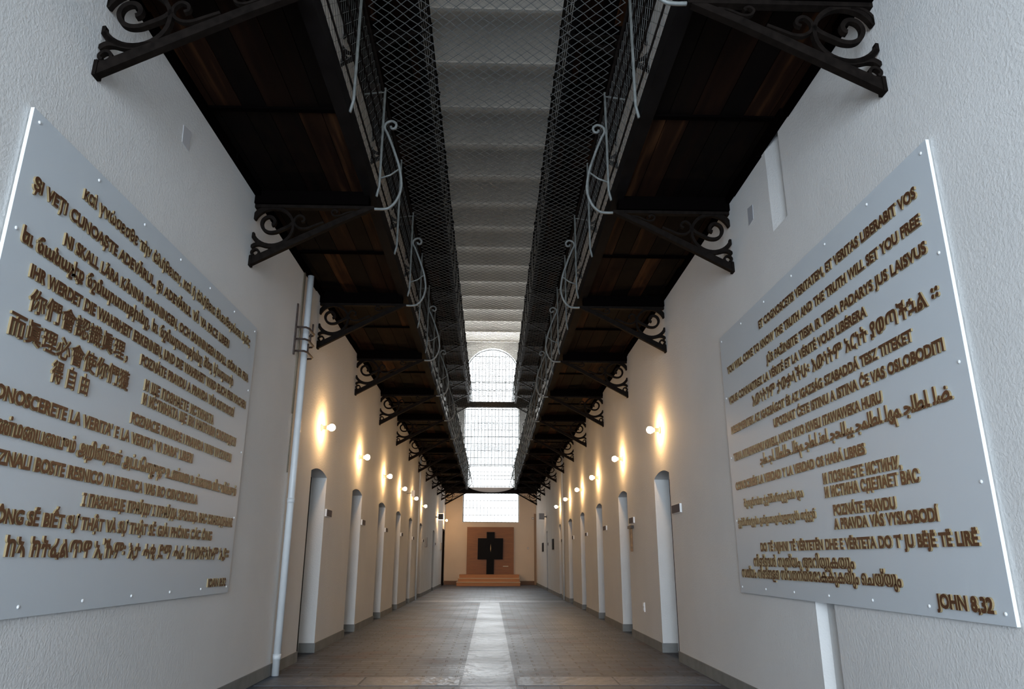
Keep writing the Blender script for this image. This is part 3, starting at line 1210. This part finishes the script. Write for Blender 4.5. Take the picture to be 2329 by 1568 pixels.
def plaque(s, y0, y1, z0, z1, label):
    root = empty('door_plaque', (s * A, (y0 + y1) / 2, z0), label, 'plaque', 'small plaques beside the cell doors')
    b = MB()
    b.box(s * A, s * (A - 0.022), y0, y1, z0, z1)
    bk = b.build('backing', WHITE, root)
    f = MB()
    f.box(s * (A - 0.022), s * (A - 0.026), y0 + 0.004, y1 - 0.004, z0 + 0.004, z1 - 0.004)
    f.build('plaque_face', PLATE, bk)


PL = [(9.26, 9.55, 1.575, 1.665), (11.86, 12.14, 1.59, 1.675), (14.54, 14.84, 1.58, 1.66), (17.12, 17.42, 1.58, 1.66), (19.66, 19.96, 1.57, 1.65), (22.58, 22.9, 1.58, 1.66), (27.6, 27.9, 1.59, 1.68)]
PR = [(7.93, 8.28, 1.56, 1.655), (10.58, 10.90, 1.575, 1.66), (13.14, 13.47, 1.575, 1.655), (15.8, 16.1, 1.56, 1.63), (18.4, 18.68, 1.56, 1.65), (21.3, 21.62, 1.57, 1.65), (26.4, 26.75, 1.57, 1.67)]
for s, side, L in ((-1, 'left', PL), (1, 'right', PR)):
    for k, q in enumerate(L):
        plaque(s, *q, 'small grey plaque beside the %s cell doorway from the camera on the %s wall' % (ORD[k], side))

r = empty('wooden_cross', (A, 10.80, 1.18), 'thin brown wooden cross hanging under a plaque on the right wall', 'cross')
m = MB()
m.prism([(10.785, 1.18), (10.82, 1.18), (10.85, 1.55), (10.775, 1.55)], lambda y, z, d: (A - d, y, z), 0.004, 0.034)
m.build('upright', BROWNWOOD, r)
m = MB()
m.box(A - 0.004, A - 0.045, 10.66, 10.94, 1.505, 1.545)
m.build('crossbar', DARKWOOD, r)

r = empty('wall_socket', (A, 10.19, 0.40), 'white double socket low on the right wall between two cell doors', 'socket')
m = MB()
m.box(A, A - 0.014, 10.14, 10.23, 0.395, 0.515)
spl = m.build('socket_plate', WHITE, r)
for z in (0.427, 0.483):
    m = MB()
    m.lathe([(0.014, 0.022), (0.018, 0.022), (0.0181, 0.016), (0.012, 0.015)], lambda d, a, b, z=z: (A - d, 10.185 + a, z + b), 12)
    m.build('socket_outlet', WHITE, spl, smooth=True)

r = empty('drain_pipe', (-A + 0.055, 7.45, 0), 'white vertical pipe on the left wall between the panel and first doorway', 'pipe')
m = MB()
m.tube([(-A + 0.055, 7.45, 0.0), (-A + 0.055, 7.45, 2.0), (-A + 0.055, 7.45, 4.068)], 0.035, 16)
m.build('pipe_tube', PIPE, r, smooth=True)
for z in (0.14, 1.6):
    m = MB()
    m.lathe([(z, 0.039), (z + 0.05, 0.039)], lambda d, a, b: (-A + 0.055 + a, 7.45 + b, d), 16)
    m.build('pipe_collar', PIPE, r, smooth=True)
for y, zz in ((7.375, 1.9), (7.345, 2.5)):
    m = MB()
    m.tube([(-A + 0.012, y, zz), (-A + 0.012, y + 0.005, 3.2), (-A + 0.012, y, 4.068)], 0.007, 6)
    o = m.build('cable', CABLE, off=(-A + 0.012, y, zz), smooth=True)
    tag(o, 'thin brown cable on the left wall, %s the white pipe' % ('next to' if y > 7.36 else 'second from'), 'cable', 'cables beside the white pipe')

r = empty('pipe_clamp', (-A, 7.4, 3.12), 'rusty brown iron clamp around the white pipe on the left wall', 'clamp')
for y, z1 in ((7.22, 3.66), (7.55, 3.50)):
    m = MB()
    m.box(-A, -A + 0.015, y - 0.012, y + 0.012, 3.10, z1)
    m.build('clamp_bar', RUST, r)
for z in (3.14, 3.27, 3.40):
    m = MB()
    pts = [(-A + 0.005, 7.22), (-A + 0.11, 7.23), (-A + 0.135, 7.28), (-A + 0.135, 7.49), (-A + 0.11, 7.54), (-A + 0.005, 7.55)]
    m.tube([(x, y, z) for x, y in pts], 0.011, 6)
    m.tube([(-A + 0.13, 7.30 + (z - 3.14) * 0.5, z), (-A + 0.13, 7.30 + (z - 3.14) * 0.5, z + 0.1)], 0.010, 5)
    m.build('clamp_loop', RUST, r, smooth=True)

for s, side, y, z in ((-1, 'left', 20.95, 4.06), (1, 'right', 20.95, 4.06)):
    m = MB()
    m.tube([(s * (A - 0.03), y, 0), (s * (A - 0.03), y, 2.0), (s * (A - 0.03), y, z)], 0.028, 10)
    o = m.build('conduit', PIPE, off=(s * (A - 0.03), y, 0), smooth=True)
    tag(o, 'slim pale conduit running up the %s wall beyond the fifth cell doorway' % side, 'pipe', 'slim conduits')

for s, side, y in ((-1, 'left', 27.9), (1, 'right', 27.4)):
    r = empty('floodlight', (s * A, y, 2.64), ('dark boxy floodlight with a bright rim on the left wall' if s < 0 else 'grey boxy floodlight on a short arm of the right wall'), 'floodlight', 'floodlights near the far end')
    m = MB()
    m.lathe([(0, 0.045), (0.015, 0.045), (0.02, 0.018), (0.10, 0.018)], lambda d, a, b: (s * (A - d), y + a, 2.62 + b), 10)
    m.build('arm', DARKBOX, r)
    m = MB()
    x0, x1 = s * (A - 0.09), s * (A - 0.28)
    m.box(x0, x1, y - 0.06, y + 0.06, 2.53, 2.74)
    m.box(x0 - s * 0.03, x1 + s * 0.03, y - 0.09, y - 0.06, 2.56, 2.71)
    hs = m.build('lamp_housing', DARKBOX if s < 0 else GREYBOX, r)
    m = MB()
    m.box(x0 + s * 0.012, x1 - s * 0.012, y + 0.06, y + 0.075, 2.518, 2.752)
    m.build('lens', LENS if s < 0 else WHITE, hs)
    sp = bpy.data.lights.new('floodlight_beam', 'SPOT')
    sp.energy = 130 if s < 0 else 40
    sp.color = (1.0, 0.66, 0.38)
    sp.spot_size = math.radians(95)
    sp.spot_blend = 0.8
    sp.shadow_soft_size = 0.08
    so = bpy.data.objects.new('floodlight_beam', sp)
    so.location = (s * (A - 0.19), y + 0.12, 2.63)
    so.rotation_euler = (math.radians(80), 0, math.radians(-14 * -s))
    COL.objects.link(so)

r = empty('wall_sign', (-A, 18.0, 2.58), 'small white box on a short arm between two lamps on the left wall', 'sign')
m = MB()
m.tube([(-A, 18.0, 2.62), (-A + 0.13, 18.0, 2.64)], 0.01, 6)
m.build('arm', GREYBOX, r)
m = MB()
m.box(-A + 0.12, -A + 0.20, 17.97, 18.03, 2.55, 2.70)
m.build('sign_box', WHITE, r)

for s, y0, y1, z0, z1, mt, lab in ((1, 24.35, 24.82, 1.40, 1.74, BLACK, 'narrow black framed board on the right wall before the last doorway'),
                                   (1, 29.0, 29.68, 1.39, 1.72, BLACK, 'narrow black framed board on the right wall beyond the last doorway'),
                                   (-1, 23.76, 24.22, 1.46, 1.76, GREYBOX, 'grey framed board on the left wall beyond the sixth doorway'),
                                   (-1, 30.67, 31.36, 1.46, 1.75, GREYBOX, 'grey framed board on the left wall beside the dark doorway')):
    r = empty('framed_board', (s * A, (y0 + y1) / 2, z0), lab, 'framed board', 'framed boards near the far end')
    m = MB()
    m.box(s * A, s * (A - 0.03), y0, y1, z0, z1)
    bf = m.build('board_frame', mt, r)
    m = MB()
    m.box(s * (A - 0.03), s * (A - 0.032), y0 + 0.03, y1 - 0.03, z0 + 0.03, z1 - 0.03)
    m.build('picture_sheet', mt, bf)

for nm, s, ya, yb, za, zb, lab in (('wall_patch', -1, 4.21, 4.33, 3.70, 3.85, 'faint grey patch on the left wall above the panel'),
                                   ('wall_patch', 1, 5.13, 5.245, 3.67, 3.82, 'grey square patch on the right wall beside the slot')):
    m = MB()
    m.prism([(ya, zb - 0.02), (ya + 0.012, za + 0.01), (yb, za), (yb - 0.005, zb)], lambda y, z, d: (s * (A - d), y, z), 0.0, 0.004)
    o = m.build(nm, PATCH if s > 0 else simple('pale_patch', (0.52, 0.51, 0.52), 0.85), off=(s * A, ya, za))
    tag(o, lab, 'patch', 'square patches on the walls')

for nm, x, z, h, lab, cat in (('junction_box', 1.94, 2.86, 0.1, 'small grey junction box on the far wall right of the window', 'box'), ('light_switch', 1.71, 1.55, 0.08, 'small light switch on the far wall right of the brown backboard', 'switch')):
    r = empty(nm, (x, YF, z), lab, cat)
    m = MB()
    m.box(x - h / 2, x + h / 2, YF - 0.03, YF, z, z + h)
    bb = m.build('box_body', GREYBOX, r)
    m = MB()
    m.box(x - h / 4, x + h / 4, YF - 0.036, YF - 0.03, z + h * .25, z + h * .75)
    m.build('box_cover', WHITE, bb)

# ------------------------------------------------------------------ the black cross on its brown backboard and steps
r = empty('wooden_steps', (-0.08, 33.1, 0), 'three brown wooden steps with pale edges before the black cross', 'steps')
for k, (x0, x1, y0, z0, z1) in enumerate(((-1.44, 1.285, 32.25, 0, 0.165), (-1.39, 1.27, 32.55, 0.165, 0.315), (-1.35, 1.26, 32.85, 0.315, 0.455))):
    m = MB()
    m.box(x0, x1, y0, YF - 0.025, z0, z1 - 0.028)
    stp = m.build('step', STEPWOOD, r)
    m = MB()
    m.box(x0 - 0.01, x1 + 0.01, y0 - 0.02, YF - 0.025, z1 - 0.028, z1)
    m.build('tread', TREAD if k < 2 else STEPWOOD, stp)
r = empty('backboard', (0, 33.85, 0.455), 'tall brown backboard on the steps against the far wall', 'backboard')
m = MB()
m.box(-1.075, 1.055, 33.80, 33.88, 0.457, 2.515)
bdp = m.build('board', BOARDWOOD, r)
m = MB()
m.box(0.57, 0.81, 33.79, 33.80, 0.785, 0.812)
m.build('nameplate', simple('brass_plate', (0.45, 0.38, 0.25), 0.4, 0.5), bdp)
r = empty('black_cross', (0, 33.74, 0.457), 'thick black cross with a thin golden slit standing before the brown backboard', 'cross')
m = MB()
fnx = lambda p, q, d: (p, d, q)
m.prism([(-0.178, 0.458), (0.158, 0.458), (0.163, 1.097), (0.553, 1.097), (0.568, 2.017), (0.182, 2.017), (0.182, 2.29), (-0.182, 2.29), (-0.182, 2.017), (-0.575, 2.017), (-0.582, 1.097), (-0.175, 1.097)], fnx, 33.66, 33.799)
cb = m.build('cross_body', BLACK, r)
m = MB()
m.prism([(0.006, 1.40), (0.026, 1.58), (0.008, 1.78), (-0.012, 1.58)], fnx, 33.65, 33.66)
m.build('gold_slit', GOLD, cb)
